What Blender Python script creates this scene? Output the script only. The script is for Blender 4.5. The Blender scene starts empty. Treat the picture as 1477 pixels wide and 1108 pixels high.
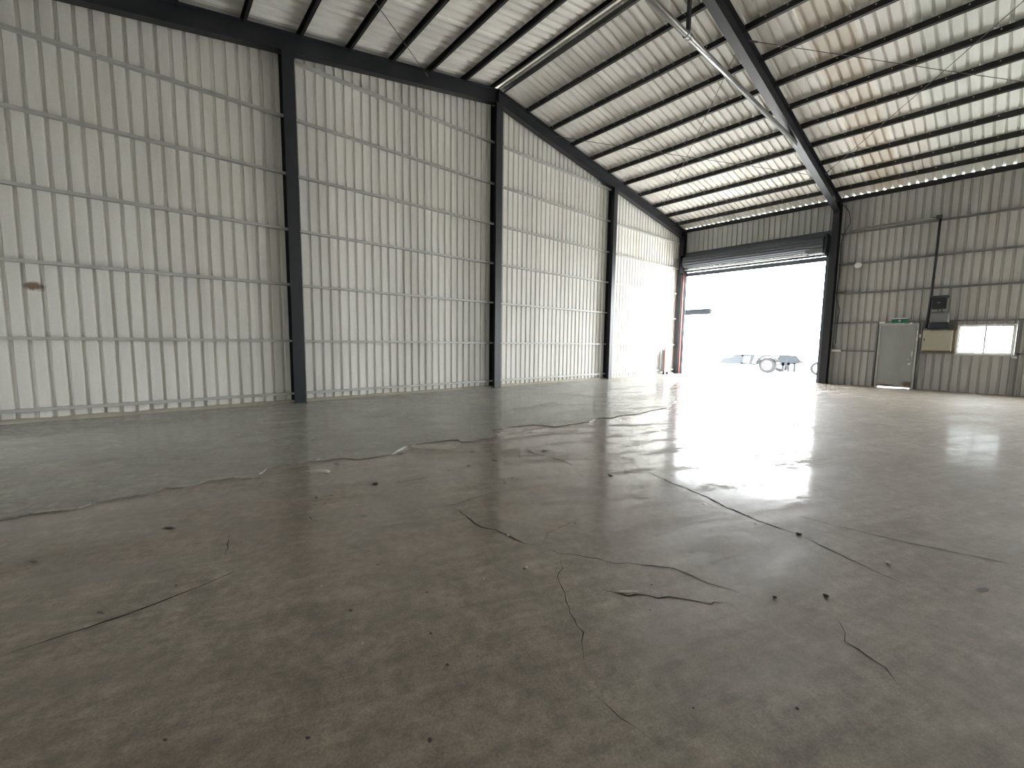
import bpy, bmesh, math, random
from mathutils import Vector, Matrix
import numpy as np
random.seed(7)
SC = bpy.context.scene
COL = SC.collection

# ------------------------------------------------------------------ camera
IMG_W, IMG_H, FPX = 1477, 1108, 608.03
YAW, PITCH, ROLL, EYE = 0.7128, -0.0991, 0.0123, Vector((0, 0, 1.5))
_f = Vector((math.sin(YAW)*math.cos(PITCH), math.cos(YAW)*math.cos(PITCH), math.sin(PITCH)))
_r0 = Vector((math.cos(YAW), -math.sin(YAW), 0)); _u0 = _r0.cross(_f)
_r = _r0*math.cos(ROLL) + _u0*math.sin(ROLL)
_u = -_r0*math.sin(ROLL) + _u0*math.cos(ROLL)
cam = bpy.data.objects.new('camera', bpy.data.cameras.new('camera'))
COL.objects.link(cam)
cam.matrix_world = Matrix(((_r.x, _u.x, -_f.x, EYE.x), (_r.y, _u.y, -_f.y, EYE.y), (_r.z, _u.z, -_f.z, EYE.z), (0, 0, 0, 1)))
cam.data.sensor_width = 36; cam.data.lens = 36*FPX/IMG_W
cam.data.clip_start = 0.05; cam.data.clip_end = 500
SC.camera = cam

# ------------------------------------------------------------------ sky and exposure
SKY = 13.0
world = bpy.data.worlds.new('overcast_sky'); SC.world = world
world.use_nodes = True
bg = world.node_tree.nodes['Background']
bg.inputs[0].default_value = (0.95, 0.985, 1.0, 1); bg.inputs[1].default_value = SKY
SC.view_settings.view_transform = 'Standard'; SC.view_settings.look = 'None'
SC.view_settings.gamma = 1; SC.view_settings.use_curve_mapping = False
SC.view_settings.exposure = 1.0
SC.cycles.use_denoising = True
SC.cycles.max_bounces = 10; SC.cycles.diffuse_bounces = 8; SC.cycles.glossy_bounces = 5
SC.cycles.sample_clamp_indirect = 0

# ------------------------------------------------------------------ dimensions (metres)
XR, XL, XM = 20.67, -3.45, 8.609          # eave walls and ridge
YG, YF2, YF3, YB = 10.93, 4.60, -1.73, -8.06   # gable frame, inner frames, back wall
ZR, ZE = 9.214, 7.09                      # rafter top line at ridge and eave
SL = (ZR-ZE)/(XR-XM)
PUR = 0.12                                # purlin depth
PITCHR = 0.22                             # rib pitch of the sheets
def zline(x): return ZR - SL*abs(x-XM)

def portal(name, loc, rot, sx, sy):       # guides sky sampling through a wall opening, gives off nothing itself
    l = bpy.data.lights.new(name, 'AREA'); l.shape = 'RECTANGLE'; l.size = sx; l.size_y = sy
    l.cycles.is_portal = True
    o = bpy.data.objects.new(name, l); o.location = loc; o.rotation_euler = rot; COL.objects.link(o); o['kind'] = 'helper'
portal('door_portal', (XR+0.3, 7.7, 2.45), (0, math.radians(90), 0), 4.9, 6.0)
portal('unseen_side_door_portal', (XL-0.3, 8.45, .95), (0, math.radians(-90), 0), 1.9, .5)  # over the narrow unseen side doorway
portal('added_door_portal', (XR+0.3, -4.9, 2.25), (0, math.radians(90), 0), 4.5, 4.8)  # over the unseen doorway added to the shutter wall
portal('window_portal', (XR+0.3, 0.4, 1.77), (0, math.radians(90), 0), 1.0, 1.3)

# ------------------------------------------------------------------ materials
def new_mat(name):
    m = bpy.data.materials.new(name); m.use_nodes = True
    nt = m.node_tree; b = nt.nodes['Principled BSDF']
    return m, nt, b
def nd(nt, typ, **kw):
    n = nt.nodes.new(typ)
    for k, v in kw.items(): setattr(n, k, v)
    return n
def noise(nt, vec, scale, detail=5, rough=0.6, dist=0.0):
    n = nd(nt, 'ShaderNodeTexNoise'); n.inputs['Scale'].default_value = scale
    n.inputs['Detail'].default_value = detail; n.inputs['Roughness'].default_value = rough
    n.inputs['Distortion'].default_value = dist
    if vec: nt.links.new(vec, n.inputs['Vector'])
    return n.outputs['Fac']
def ramp(nt, fac, a, b, ca=(0, 0, 0, 1), cb=(1, 1, 1, 1)):
    n = nd(nt, 'ShaderNodeValToRGB'); e = n.color_ramp.elements
    e[0].position = a; e[1].position = b; e[0].color = ca; e[1].color = cb
    nt.links.new(fac, n.inputs[0]); return n.outputs[0]
def mixc(nt, fac, a, b, typ='MIX'):
    n = nd(nt, 'ShaderNodeMix', data_type='RGBA', blend_type=typ)
    for s, v in ((n.inputs[0], fac), (n.inputs[6], a), (n.inputs[7], b)):
        if isinstance(v, (int, float)): s.default_value = v
        elif isinstance(v, tuple): s.default_value = (*v[:3], 1)
        else: nt.links.new(v, s)
    return n.outputs[2]
def math_(nt, op, a, b=None):
    n = nd(nt, 'ShaderNodeMath', operation=op)
    for s, v in ((n.inputs[0], a), (n.inputs[1], b)):
        if v is None: continue
        if isinstance(v, (int, float)): s.default_value = v
        else: nt.links.new(v, s)
    return n.outputs[0]
def pos(nt, scale=(1, 1, 1)):
    g = nd(nt, 'ShaderNodeNewGeometry'); mp = nd(nt, 'ShaderNodeMapping')
    mp.inputs['Scale'].default_value = scale
    nt.links.new(g.outputs['Position'], mp.inputs['Vector']); return mp.outputs[0]
def plain(name, col, rough=0.5, metal=0.0, var=0.15, scale=6.0, spec=0.5):
    m, nt, b = new_mat(name)
    f = noise(nt, pos(nt), scale)
    c = mixc(nt, f, tuple(x*(1-var) for x in col), tuple(min(1, x*(1+var)) for x in col))
    nt.links.new(c, b.inputs['Base Color'])
    b.inputs['Roughness'].default_value = rough; b.inputs['Metallic'].default_value = metal
    b.inputs['Specular IOR Level'].default_value = spec
    return m

def sheet_mat(name, col, tint=0.08, rough=0.58, stain=None, dirt=(0.30, 0.25, 0.18), dirt_amt=0.25, streak=(1, 1, .12), metal=0.0):
    m, nt, b = new_mat(name)
    oi = nd(nt, 'ShaderNodeObjectInfo')
    c = mixc(nt, oi.outputs['Random'], tuple(x*(1-tint) for x in col), tuple(min(1, x*(1+tint)) for x in col))
    f = noise(nt, pos(nt, streak), 2.2, 6, .65)
    c = mixc(nt, math_(nt, 'MULTIPLY', ramp(nt, f, .45, .8), dirt_amt), c, dirt)
    fine = noise(nt, pos(nt), 45, 3, .6)
    c = mixc(nt, .3, c, mixc(nt, fine, (.6, .6, .6), (1.25, 1.25, 1.25)), 'MULTIPLY')
    if stain:                                  # rust spot with a shape of its own
        for (p, rad) in stain:
            g = nd(nt, 'ShaderNodeNewGeometry')
            sub = nd(nt, 'ShaderNodeVectorMath', operation='SUBTRACT'); sub.inputs[1].default_value = p
            nt.links.new(g.outputs['Position'], sub.inputs[0])
            sc = nd(nt, 'ShaderNodeVectorMath', operation='MULTIPLY'); sc.inputs[1].default_value = tuple(1/r for r in rad)
            nt.links.new(sub.outputs[0], sc.inputs[0])
            ln = nd(nt, 'ShaderNodeVectorMath', operation='LENGTH'); nt.links.new(sc.outputs[0], ln.inputs[0])
            wob = math_(nt, 'ADD', ln.outputs['Value'], math_(nt, 'MULTIPLY', math_(nt, 'SUBTRACT', noise(nt, pos(nt), 9), .5), 1.1))
            k = ramp(nt, wob, .5, 1.15, (1, 1, 1, 1), (0, 0, 0, 1))
            c = mixc(nt, math_(nt, 'MULTIPLY', k, .85), c, (.13, .065, .02))
    nt.links.new(c, b.inputs['Base Color'])
    b.inputs['Roughness'].default_value = rough; b.inputs['Metallic'].default_value = metal
    b.inputs['Specular IOR Level'].default_value = .3
    bp = nd(nt, 'ShaderNodeBump'); bp.inputs['Strength'].default_value = .12; bp.inputs['Distance'].default_value = .05
    nt.links.new(noise(nt, pos(nt, (1, 1, .5)), 2.5, 3), bp.inputs['Height']); nt.links.new(bp.outputs[0], b.inputs['Normal'])
    return m

M = {}
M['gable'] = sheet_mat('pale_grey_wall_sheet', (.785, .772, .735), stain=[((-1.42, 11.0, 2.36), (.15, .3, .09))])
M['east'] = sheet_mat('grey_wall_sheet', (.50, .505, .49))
M['roof'] = sheet_mat('pale_roof_sheet', (.765, .755, .715), .08, dirt_amt=.22, streak=(.25, 1, 1))
M['roof_rust'] = sheet_mat('rust_stained_roof_sheet', (.66, .62, .55), .06, dirt=(.42, .34, .25), dirt_amt=.6, streak=(.3, 1, 1))
M['roof_green'] = sheet_mat('greenish_roof_sheet', (.71, .735, .70), .05, dirt_amt=.2, streak=(.3, 1, 1))
M['steel'] = plain('dark_painted_steel', (.020, .022, .027), .45, 0, .3)
M['steel_grey'] = plain('blue_grey_painted_steel', (.10, .115, .135), .5, 0, .25)
M['purlin'] = plain('black_purlin', (.014, .0135, .013), .55, 0, .3)  # even near-black tone for purlins and eave struts
M['galv'] = plain('galvanised_steel', (.47, .47, .45), .5, .1, .2, 5)
M['rail_shaded'] = plain('shaded_galvanised_rail', (.17, .172, .168), .55, .1, .2, 5)  # galvanised rail with the backlit wall's shade put into its colour
M['pipe'] = plain('grey_steel_pipe', (.30, .30, .29), .3, .6, .15)
M['rod'] = plain('dull_steel_rod', (.10, .095, .085), .55, .4, .2)
M['white'] = plain('white_enamel', (.78, .78, .75), .4)
M['cable'] = plain('black_cable', (.02, .02, .022), .6)
M['slat'] = plain('shutter_slat_steel', (.09, .10, .115), .6, .0, .2)
M['red'] = plain('red_paint', (.55, .17, .16), .4)
M['cabinet'] = plain('beige_cabinet_paint', (.42, .40, .32), .5, 0, .12, 10)
M['brown'] = plain('brown_stained_board', (.17, .13, .09), .7, 0, .4, 12)
M['green'] = plain('exit_sign_green', (.015, .14, .085), .35)
M['motor'] = plain('dark_motor_paint', (.03, .037, .042), .5)
M['motor_grey'] = plain('grey_cast_metal', (.20, .21, .225), .5, .2)
M['leaf'] = sheet_mat('grey_steel_door_leaf', (.36, .37, .365), .02, .35, dirt=(.20, .14, .10), dirt_amt=.35,
                      stain=[((20.7, 2.15, .16), (.3, .22, .12)), ((20.7, 2.75, .09), (.3, .35, .04))], metal=.3)
M['tyre'] = plain('black_rubber', (.025, .025, .027), .7)
M['truck'] = plain('blue_grey_vehicle_paint', (.016, .021, .027), .5)
M['canopy'] = plain('grey_canopy_steel', (.011, .012, .014), .8, spec=.1)
M['rim'] = plain('white_wheel_rim', (.8, .8, .8), .4)
M['outside'] = plain('pale_outdoor_concrete', (.62, .61, .585), .8, 0, .12, 1.5)
M['curb'] = plain('pale_concrete_kerb', (.46, .43, .36), .8, 0, .25, 8)
M['crack'] = plain('dark_crack', (.03, .025, .02), .9, 0, .3, 20, .1)
M['pale'] = plain('pale_bare_concrete', (.45, .42, .36), .7, 0, .2, 14)
M['stain'] = plain('dark_grease_stain', (.04, .034, .028), .55, 0, .4, 25)
M['pebble'] = plain('pale_stone', (.62, .60, .55), .7, 0, .2, 30)
M['crumb'] = plain('dark_dirt', (.03, .025, .02), .9, 0, .3, 30)

def glass_mat():
    m, nt, b = new_mat('window_glass')
    t = nd(nt, 'ShaderNodeBsdfTransparent'); t.inputs[0].default_value = (.9, .93, .93, 1)
    g = nd(nt, 'ShaderNodeBsdfGlossy'); g.inputs['Roughness'].default_value = .08
    mx = nd(nt, 'ShaderNodeMixShader'); mx.inputs[0].default_value = .07
    nt.links.new(t.outputs[0], mx.inputs[1]); nt.links.new(g.outputs[0], mx.inputs[2])
    nt.links.new(mx.outputs[0], nt.nodes['Material Output'].inputs[0]); return m
M['glass'] = glass_mat()

def concrete(name, c1, c2, c3, r0, r1, seed, lane):
    m, nt, b = new_mat(name)
    off = nd(nt, 'ShaderNodeMapping'); off.inputs['Location'].default_value = (seed, seed*.7, 0)
    off.inputs['Rotation'].default_value = (0, 0, .35)
    g = nd(nt, 'ShaderNodeNewGeometry'); nt.links.new(g.outputs['Position'], off.inputs['Vector'])
    v = off.outputs[0]
    st = nd(nt, 'ShaderNodeMapping'); st.inputs['Scale'].default_value = (.35, 1.5, 1); st.inputs['Rotation'].default_value = (0, 0, -.5)
    nt.links.new(v, st.inputs['Vector'])
    big = noise(nt, v, .45, 6, .62, .6)
    mid = noise(nt, st.outputs[0], 1.7, 8, .68, .5)
    blot = noise(nt, v, 2.6, 9, .72, .8)
    fine = noise(nt, v, 14, 6, .7)
    grit = noise(nt, v, 90, 3, .6)
    c = mixc(nt, ramp(nt, big, .35, .65), c1, c2)
    c = mixc(nt, math_(nt, 'MULTIPLY', ramp(nt, mid, .48, .75), .7), c, c3)
    c = mixc(nt, .8, c, mixc(nt, ramp(nt, blot, .3, .7), (.68, .67, .66), (1.24, 1.24, 1.24)), 'MULTIPLY')
    c = mixc(nt, .8, c, mixc(nt, ramp(nt, fine, .25, .75), (.6, .6, .6), (1.36, 1.36, 1.36)), 'MULTIPLY')
    c = mixc(nt, .5, c, mixc(nt, ramp(nt, grit, .3, .7), (.6, .6, .6), (1.4, 1.4, 1.4)), 'MULTIPLY')
    for ang, k in ((.9, .4), (-.35, .3)):                   # drag marks from loads and brooms
        sm = nd(nt, 'ShaderNodeMapping'); sm.inputs['Rotation'].default_value = (0, 0, ang); sm.inputs['Scale'].default_value = (.5, 7, 1)
        nt.links.new(v, sm.inputs['Vector'])
        c = mixc(nt, k, c, mixc(nt, ramp(nt, noise(nt, sm.outputs[0], 1.6, 7, .7, .3), .35, .68), (.74, .73, .72), (1.3, 1.3, 1.3)), 'MULTIPLY')
    nt.links.new(c, b.inputs['Base Color'])
    rr = math_(nt, 'ADD', math_(nt, 'MULTIPLY', ramp(nt, mid, .35, .68), .65), math_(nt, 'MULTIPLY', fine, .35))
    mr = nd(nt, 'ShaderNodeMapRange'); mr.inputs['To Min'].default_value = r0; mr.inputs['To Max'].default_value = r1
    nt.links.new(rr, mr.inputs['Value']); nt.links.new(mr.outputs[0], b.inputs['Roughness'])
    b.inputs['Specular IOR Level'].default_value = .3
    # worn polish: a smooth film broken by scuffed patches, best kept along the vehicle lane to the door
    b.inputs['Coat IOR'].default_value = 1.5
    scuff = math_(nt, 'ADD', math_(nt, 'MULTIPLY', mid, .45), math_(nt, 'ADD', math_(nt, 'MULTIPLY', blot, .3), math_(nt, 'MULTIPLY', fine, .25)))
    cw = ramp(nt, scuff, .49, .56, (lane, lane, lane, 1), (.04, .04, .04, 1))
    xyz = nd(nt, 'ShaderNodeSeparateXYZ'); nt.links.new(g.outputs['Position'], xyz.inputs[0])
    yy = math_(nt, 'ADD', math_(nt, 'SUBTRACT', xyz.outputs[1], math_(nt, 'MULTIPLY', xyz.outputs[0], .12)), math_(nt, 'MULTIPLY', big, 1.5))
    wear = nd(nt, 'ShaderNodeMapRange'); wear.interpolation_type = 'SMOOTHSTEP'
    wear.inputs['From Min'].default_value = .7; wear.inputs['From Max'].default_value = 3.0; wear.inputs['To Min'].default_value = .06; wear.inputs['To Max'].default_value = 1
    nt.links.new(yy, wear.inputs['Value'])
    nt.links.new(math_(nt, 'MULTIPLY', cw, wear.outputs[0]), b.inputs['Coat Weight'])
    cr = nd(nt, 'ShaderNodeMapRange'); cr.inputs['To Min'].default_value = .04; cr.inputs['To Max'].default_value = .22
    nt.links.new(scuff, cr.inputs['Value']); nt.links.new(cr.outputs[0], b.inputs['Coat Roughness'])
    bp = nd(nt, 'ShaderNodeBump'); bp.inputs['Strength'].default_value = .18; bp.inputs['Distance'].default_value = .012
    hh = math_(nt, 'ADD', math_(nt, 'MULTIPLY', mid, .6), math_(nt, 'ADD', math_(nt, 'MULTIPLY', fine, .25), math_(nt, 'MULTIPLY', blot, .4)))
    nt.links.new(hh, bp.inputs['Height']); nt.links.new(bp.outputs[0], b.inputs['Normal'])
    bc = nd(nt, 'ShaderNodeBump'); bc.inputs['Strength'].default_value = .07; bc.inputs['Distance'].default_value = .012
    nt.links.new(hh, bc.inputs['Height']); nt.links.new(bc.outputs[0], b.inputs['Coat Normal'])
    return m
M['floor'] = concrete('worn_brown_grey_concrete', (.235, .198, .160), (.278, .241, .20), (.34, .305, .262), .45, .75, 3.0, 1.0)
M['screed'] = concrete('smooth_grey_screed', (.262, .253, .222), (.30, .29, .258), (.35, .34, .305), .38, .6, 11.0, .5)

# ------------------------------------------------------------------ builders
def link(name, bm_or_me, mat, parent=None, smooth=False):
    if isinstance(bm_or_me, bmesh.types.BMesh):
        me = bpy.data.meshes.new(name); bm_or_me.normal_update(); bm_or_me.to_mesh(me); bm_or_me.free()
    else: me = bm_or_me
    if mat and not me.materials: me.materials.append(M[mat])
    if smooth:
        for p in me.polygons: p.use_smooth = True
    o = bpy.data.objects.new(name, me); COL.objects.link(o)
    if parent: o.parent = parent; o.matrix_parent_inverse = parent.matrix_basis.inverted()
    return o
def tag(o, label, cat=None, group=None, kind=None):
    o['label'] = label
    if cat: o['category'] = cat
    if group: o['group'] = group
    if kind: o['kind'] = kind
    return o
def empty(name, loc=(0, 0, 0)):
    o = bpy.data.objects.new(name, None); o.location = loc; o.empty_display_size = .2; COL.objects.link(o); return o
def box(bm, a, b):
    x0, x1 = sorted((a[0], b[0])); y0, y1 = sorted((a[1], b[1])); z0, z1 = sorted((a[2], b[2]))
    v = [bm.verts.new(p) for p in ((x0,y0,z0),(x1,y0,z0),(x1,y1,z0),(x0,y1,z0),(x0,y0,z1),(x1,y0,z1),(x1,y1,z1),(x0,y1,z1))]
    for f in ((3,2,1,0),(4,5,6,7),(0,1,5,4),(1,2,6,5),(2,3,7,6),(3,0,4,7)): bm.faces.new([v[i] for i in f])
def boxo(name, a, b, mat, parent=None, bev=0.0):
    bm = bmesh.new(); box(bm, a, b)
    if bev: bmesh.ops.bevel(bm, geom=bm.edges[:], offset=bev, segments=2, affect='EDGES', profile=.5)
    return link(name, bm, mat, parent)
def sweep(bm, prof, A, B, u, v):
    A, B, u, v = map(Vector, (A, B, u, v))
    a = [bm.verts.new(A+u*p+v*q) for p, q in prof]; b = [bm.verts.new(B+u*p+v*q) for p, q in prof]
    n = len(prof)
    for i in range(n): bm.faces.new((a[i], a[(i+1) % n], b[(i+1) % n], b[i]))
    bm.faces.new(a[::-1]); bm.faces.new(b)
    bmesh.ops.recalc_face_normals(bm, faces=bm.faces[:])
def hprof(w, d, tf=.014, tw=.01):     # H section: u across the flange, v through the web
    w2, d2, t = w/2, d/2, tw/2
    return [(-w2,-d2),(w2,-d2),(w2,-d2+tf),(t,-d2+tf),(t,d2-tf),(w2,d2-tf),(w2,d2),(-w2,d2),(-w2,d2-tf),(-t,d2-tf),(-t,-d2+tf),(-w2,-d2+tf)]
def cprof(w, d, t=.006, lip=.02):     # lipped C: u across (opening to +u), v deep
    d2 = d/2
    return [(0,-d2),(w,-d2),(w,-d2+lip),(w-t,-d2+lip),(w-t,-d2+t),(t,-d2+t),(t,d2-t),(w-t,d2-t),(w-t,d2-lip),(w,d2-lip),(w,d2),(0,d2)]
def tube(bm, pts, r, seg=10):
    pts = [Vector(p) for p in pts]; rings = []
    for i, p in enumerate(pts):
        d = (pts[min(i+1, len(pts)-1)]-pts[max(i-1, 0)]).normalized()
        a = d.orthogonal().normalized() if i == 0 else (pa - d*pa.dot(d)).normalized()
        pa = a; b = d.cross(a)
        rings.append([bm.verts.new(p+(a*math.cos(t)+b*math.sin(t))*r) for t in [k*2*math.pi/seg for k in range(seg)]])
    for q, w in zip(rings, rings[1:]):
        for k in range(seg): bm.faces.new((q[k], q[(k+1) % seg], w[(k+1) % seg], w[k]))
    bm.faces.new(rings[0][::-1]); bm.faces.new(rings[-1])
def lathe(bm, prof, origin, axis, seg=24):   # prof: (along axis, radius)
    o, ax = Vector(origin), Vector(axis).normalized(); a = ax.orthogonal().normalized(); b = ax.cross(a)
    rings = [[bm.verts.new(o+ax*h+(a*math.cos(t)+b*math.sin(t))*max(r, 1e-4)) for t in [k*2*math.pi/seg for k in range(seg)]] for h, r in prof]
    for q, w in zip(rings, rings[1:]):
        for k in range(seg): bm.faces.new((q[k], q[(k+1) % seg], w[(k+1) % seg], w[k]))
    bm.faces.new(rings[0][::-1]); bm.faces.new(rings[-1])
    bmesh.ops.recalc_face_normals(bm, faces=bm.faces[:])

RIB_W, RIB_T, RIB_D = .078, .046, .048     # rib base, rib crown, depth
def rib_profile(u0, u1, cuts=()):
    """(u, depth) points of the ribbed sheet between u0 and u1, ribs at multiples of the pitch."""
    def depth(u):
        t = ((u/PITCHR + .5) % 1 - .5)*PITCHR; t = abs(t)
        if t <= RIB_T/2: return RIB_D
        if t >= RIB_W/2: return 0.0
        return RIB_D*(RIB_W/2-t)/(RIB_W/2-RIB_T/2)
    us = {round(u0, 4), round(u1, 4)}
    k = math.floor(u0/PITCHR)-1
    while k*PITCHR < u1+PITCHR:
        for d in (-RIB_W/2, -RIB_T/2, RIB_T/2, RIB_W/2):
            u = k*PITCHR+d
            if u0 < u < u1: us.add(round(u, 4))
        k += 1
    for c in cuts:
        if u0 < c < u1: us.add(round(c, 4))
    return [(u, depth(u)) for u in sorted(us)]
def ribbed_sheet(name, mat, parent, u0, u1, place, zlo, zhi, holes=(), lap=.001):
    """one sheet; place(u, depth, z) -> point; holes: (ua, ub, za, zb)."""
    prof = rib_profile(u0, u1+lap, [h[0] for h in holes]+[h[1] for h in holes]); bm = bmesh.new()
    for (ua, da), (ub, db) in zip(prof, prof[1:]):
        um = (ua+ub)/2; lo, hi = zlo(um) if callable(zlo) else zlo, None
        segs = [(0, 1)]
        spans = [(zlo, None)]
        cut = [h for h in holes if h[0] <= um <= h[1]]
        zs = [('lo', 0)]
        def zt(u): return zhi(u) if callable(zhi) else zhi
        cur_a = cur_b = zlo
        for h in sorted(cut, key=lambda h: h[2]):
            if h[2] > cur_a+1e-4:
                bm.faces.new([bm.verts.new(place(*p)) for p in ((ua,da,cur_a),(ub,db,cur_b),(ub,db,h[2]),(ua,da,h[2]))])
            cur_a = cur_b = h[3]
        if zt(um) > cur_a+1e-4:
            bm.faces.new([bm.verts.new(place(*p)) for p in ((ua,da,cur_a),(ub,db,cur_b),(ub,db,zt(ub)),(ua,da,zt(ua)))])
    bmesh.ops.remove_doubles(bm, verts=bm.verts[:], dist=1e-4)
    if not bm.faces: bm.free(); return None
    return link(name, bm, mat, parent)
SHEET = 4*PITCHR
def sheet_run(name, mat, parent, u0, u1, place, zlo, zhi, holes=()):
    u = math.floor(u0/SHEET)*SHEET+PITCHR/2
    if u > u0: u -= SHEET
    out = []
    while u < u1:
        a, b = max(u, u0), min(u+SHEET, u1)
        if b-a > .01:
            m = mat(a) if callable(mat) else mat
            s = ribbed_sheet(name, m, parent, a, b, place, zlo, zhi, holes)
            if s: out.append(s)
        u += SHEET
    return out
def pix_floor(px, py, z=0.0):
    d = _f + _r*((px-IMG_W/2)/FPX) - _u*((py-IMG_H/2)/FPX)
    return EYE + d*((z-EYE.z)/d.z)

# ------------------------------------------------------------------ floor and ground
ground = boxo('outdoor_ground', (-80, -80, -.6), (140, 120, -.05), 'outside')
tag(ground, 'pale sunless concrete yard outside the open shutter door', 'ground', kind='structure')
floor = boxo('floor', (XL-.12, YB-.12, -.4), (XR+.16, YG+.14, 0), 'floor')
tag(floor, 'worn brown grey concrete warehouse floor with cracks', 'floor', kind='structure')
ramp_bm = bmesh.new(); box(ramp_bm, (XR+.16, 4.2, -.4), (140, 60, -.004))
apron = link('door_apron', ramp_bm, 'outside'); tag(apron, 'pale concrete apron just outside the shutter door', 'ground', kind='structure')

edge = [(0,751),(40.6,742.8),(91,738),(114,734),(132,727.6),(162.5,721.5),(203,715),(223.4,710),(239.7,705),(250,705.5),(264,704),(300,695),
        (314,694),(334.5,690.7),(349,692),(375,688.7),(374,685),(385,676.5),(405.6,673),(442,667.5),(479,663.5),(495,662),(519,663.5),(544,660),
        (566,656),(578,648.7),(584,645.6),(600,641),(616,639.5),(640.6,636.5),(661,635.5),(665,638.5),(681,637.5),(716,632.4),(709.7,621),
        (730,618),(742,616),(768.6,613.5),(787,614.7),(799,616.4),(815,614),(848,609.5),(862,603.8),(884,603.4),(894.5,600),(920,597.6),
        (940.6,592.5),(961,589),(976,579)]
pts = [pix_floor(*e) for e in edge]
jag = []
for a, b in zip(pts, pts[1:]):                  # roughen the broken edge
    n = max(1, int((b-a).length/.07)); t = (b-a).normalized(); s = Vector((-t.y, t.x, 0))
    for k in range(n):
        jag.append(a+(b-a)*(k/n)+s*random.uniform(-.012, .012)*(1 if k else 0))
jag.append(pts[-1])
poly = [Vector((XL-.1, pts[0].y+.1, 0))] + jag + [Vector((13.5, 7.4, 0)), Vector((16, 8.4, 0)), Vector((20.0, 9.6, 0)), Vector((20.6, YG+.1, 0)), Vector((XL-.1, YG+.1, 0))]
bm = bmesh.new()
T = .014
top = [bm.verts.new((p.x, p.y, T)) for p in poly]; low = [bm.verts.new((p.x, p.y, -.002)) for p in poly]
bm.faces.new(top)
for i in range(len(poly)): bm.faces.new((low[i], low[(i+1) % len(poly)], top[(i+1) % len(poly)], top[i]))
bmesh.ops.recalc_face_normals(bm, faces=bm.faces[:]); bmesh.ops.triangulate(bm, faces=[f for f in bm.faces if len(f.verts) > 4])
tag(link('screed_layer', bm, 'screed', floor), 'smooth grey screed topping with a broken edge')

def strip(name, px, width, mat, z=.0015, taper=True, jitter=.012):
    """a crack: a thin ragged ribbon along points read off the photograph"""
    P = [pix_floor(*p) for p in px]; Q = []
    for a, b in zip(P, P[1:]):
        n = max(1, int((b-a).length/.05))
        for k in range(n): Q.append(a+(b-a)*(k/n)+Vector((random.uniform(-1, 1), random.uniform(-1, 1), 0))*jitter*(1 if Q else 0))
    Q.append(P[-1]); bm = bmesh.new(); L = []
    for i, p in enumerate(Q):
        t = (Q[min(i+1, len(Q)-1)]-Q[max(i-1, 0)]).normalized(); s = Vector((-t.y, t.x, 0))
        e = min(1, (i+.3)/4, (len(Q)-1-i+.3)/4) if taper else 1
        w = width*e*random.uniform(.35, 1.15)/2
        L.append((bm.verts.new((p.x+s.x*w, p.y+s.y*w, z)), bm.verts.new((p.x-s.x*w, p.y-s.y*w, z))))
    for a, b in zip(L, L[1:]): bm.faces.new((a[0], a[1], b[1], b[0]))
    bmesh.ops.recalc_face_normals(bm, faces=bm.faces[:])
    return link(name, bm, mat, floor)
cracks = [
 (.026, [(658.5,733.4),(670.7,744.4),(684,755),(694,760),(714.5,765),(733,773.6),(758,784.6),(781.6,788.7)]),
 (.014, [(781.6,788.7),(807,799),(834,801),(861,806.5),(890,814),(904.6,812),(924,814.6),(956,818),(973,820),(997.5,831),(1022,842),(1056,851),(1092.6,866.7)]),
 (.022, [(863,846.7),(875.4,853.6),(890,856.5),(907,860),(931.5,857.7),(948.6,862.6),(963.4,860),(985,864.8),(1005,868),(1025.5,872.8),(1031.6,869),(1046,869.7),(1066,881)]),
 (.014, [(1201,890),(1212,898.5),(1217,913),(1219,927.7),(1234,936),(1260,953),(1275.5,963),(1292.5,983.7),(1304.7,994.7)]),
 (.020, [(0,948),(75,923),(150,898),(225.5,870.6),(300.6,840.6),(361,815.5)]),
 (.030, [(932.5,680),(967,696),(989,704),(1022,718.4),(1042,729.6),(1072.7,742),(1095,752),(1152,771)]),
 (.016, [(1152,771),(1200,795),(1263,824),(1287.6,835),(1312,845),(1337.6,849.7)]),
 (.010, [(1150,890),(1172,903),(1195,918)]), (.010, [(1197,866.7),(1224,876.5),(1253.5,887.5)]),
 (.014, [(612,734),(651,729),(677,721),(710,711)]),
 (.030, [(756,645.6),(768.6,654),(791,659),(813,665),(825.5,672),(842,673)]),
 (.008, [(807,803),(811,820),(803.5,832),(816,856.5),(817,868.7),(827,893),(841,912.5),(839,939),(846,963.7)]),
 (.006, [(842,986),(897,1036),(942.5,1071),(977.6,1090)]),
 (.016, [(400,706),(412,713),(417,718)]), (.012, [(440,739),(452,750),(466,755)]), (.012, [(500,785),(520,793),(545,797)]),
 (.012, [(330,770),(328,790),(324,808)]), (.02, [(560,700),(610,690),(640,686)]), (.012, [(825,673),(836,684),(845,692)]),
 (.010, [(781,786),(790,768),(830,752),(838,745)]),
 (.05, [(799,616.6),(815,614.2),(848,609.7)]), (.03, [(862,604),(884,603.6),(894,600)]),
 (.010, [(1380,838),(1402,846)]), (.010, [(1432,852),(1477,866)]),
]
for w, c in cracks: strip('crack', c, w*.75, 'crack', jitter=.007)
strip('groove_mark', [(1140,741),(1200,757),(1300,781),(1477,817)], .02, 'stain', jitter=.004)
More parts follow.
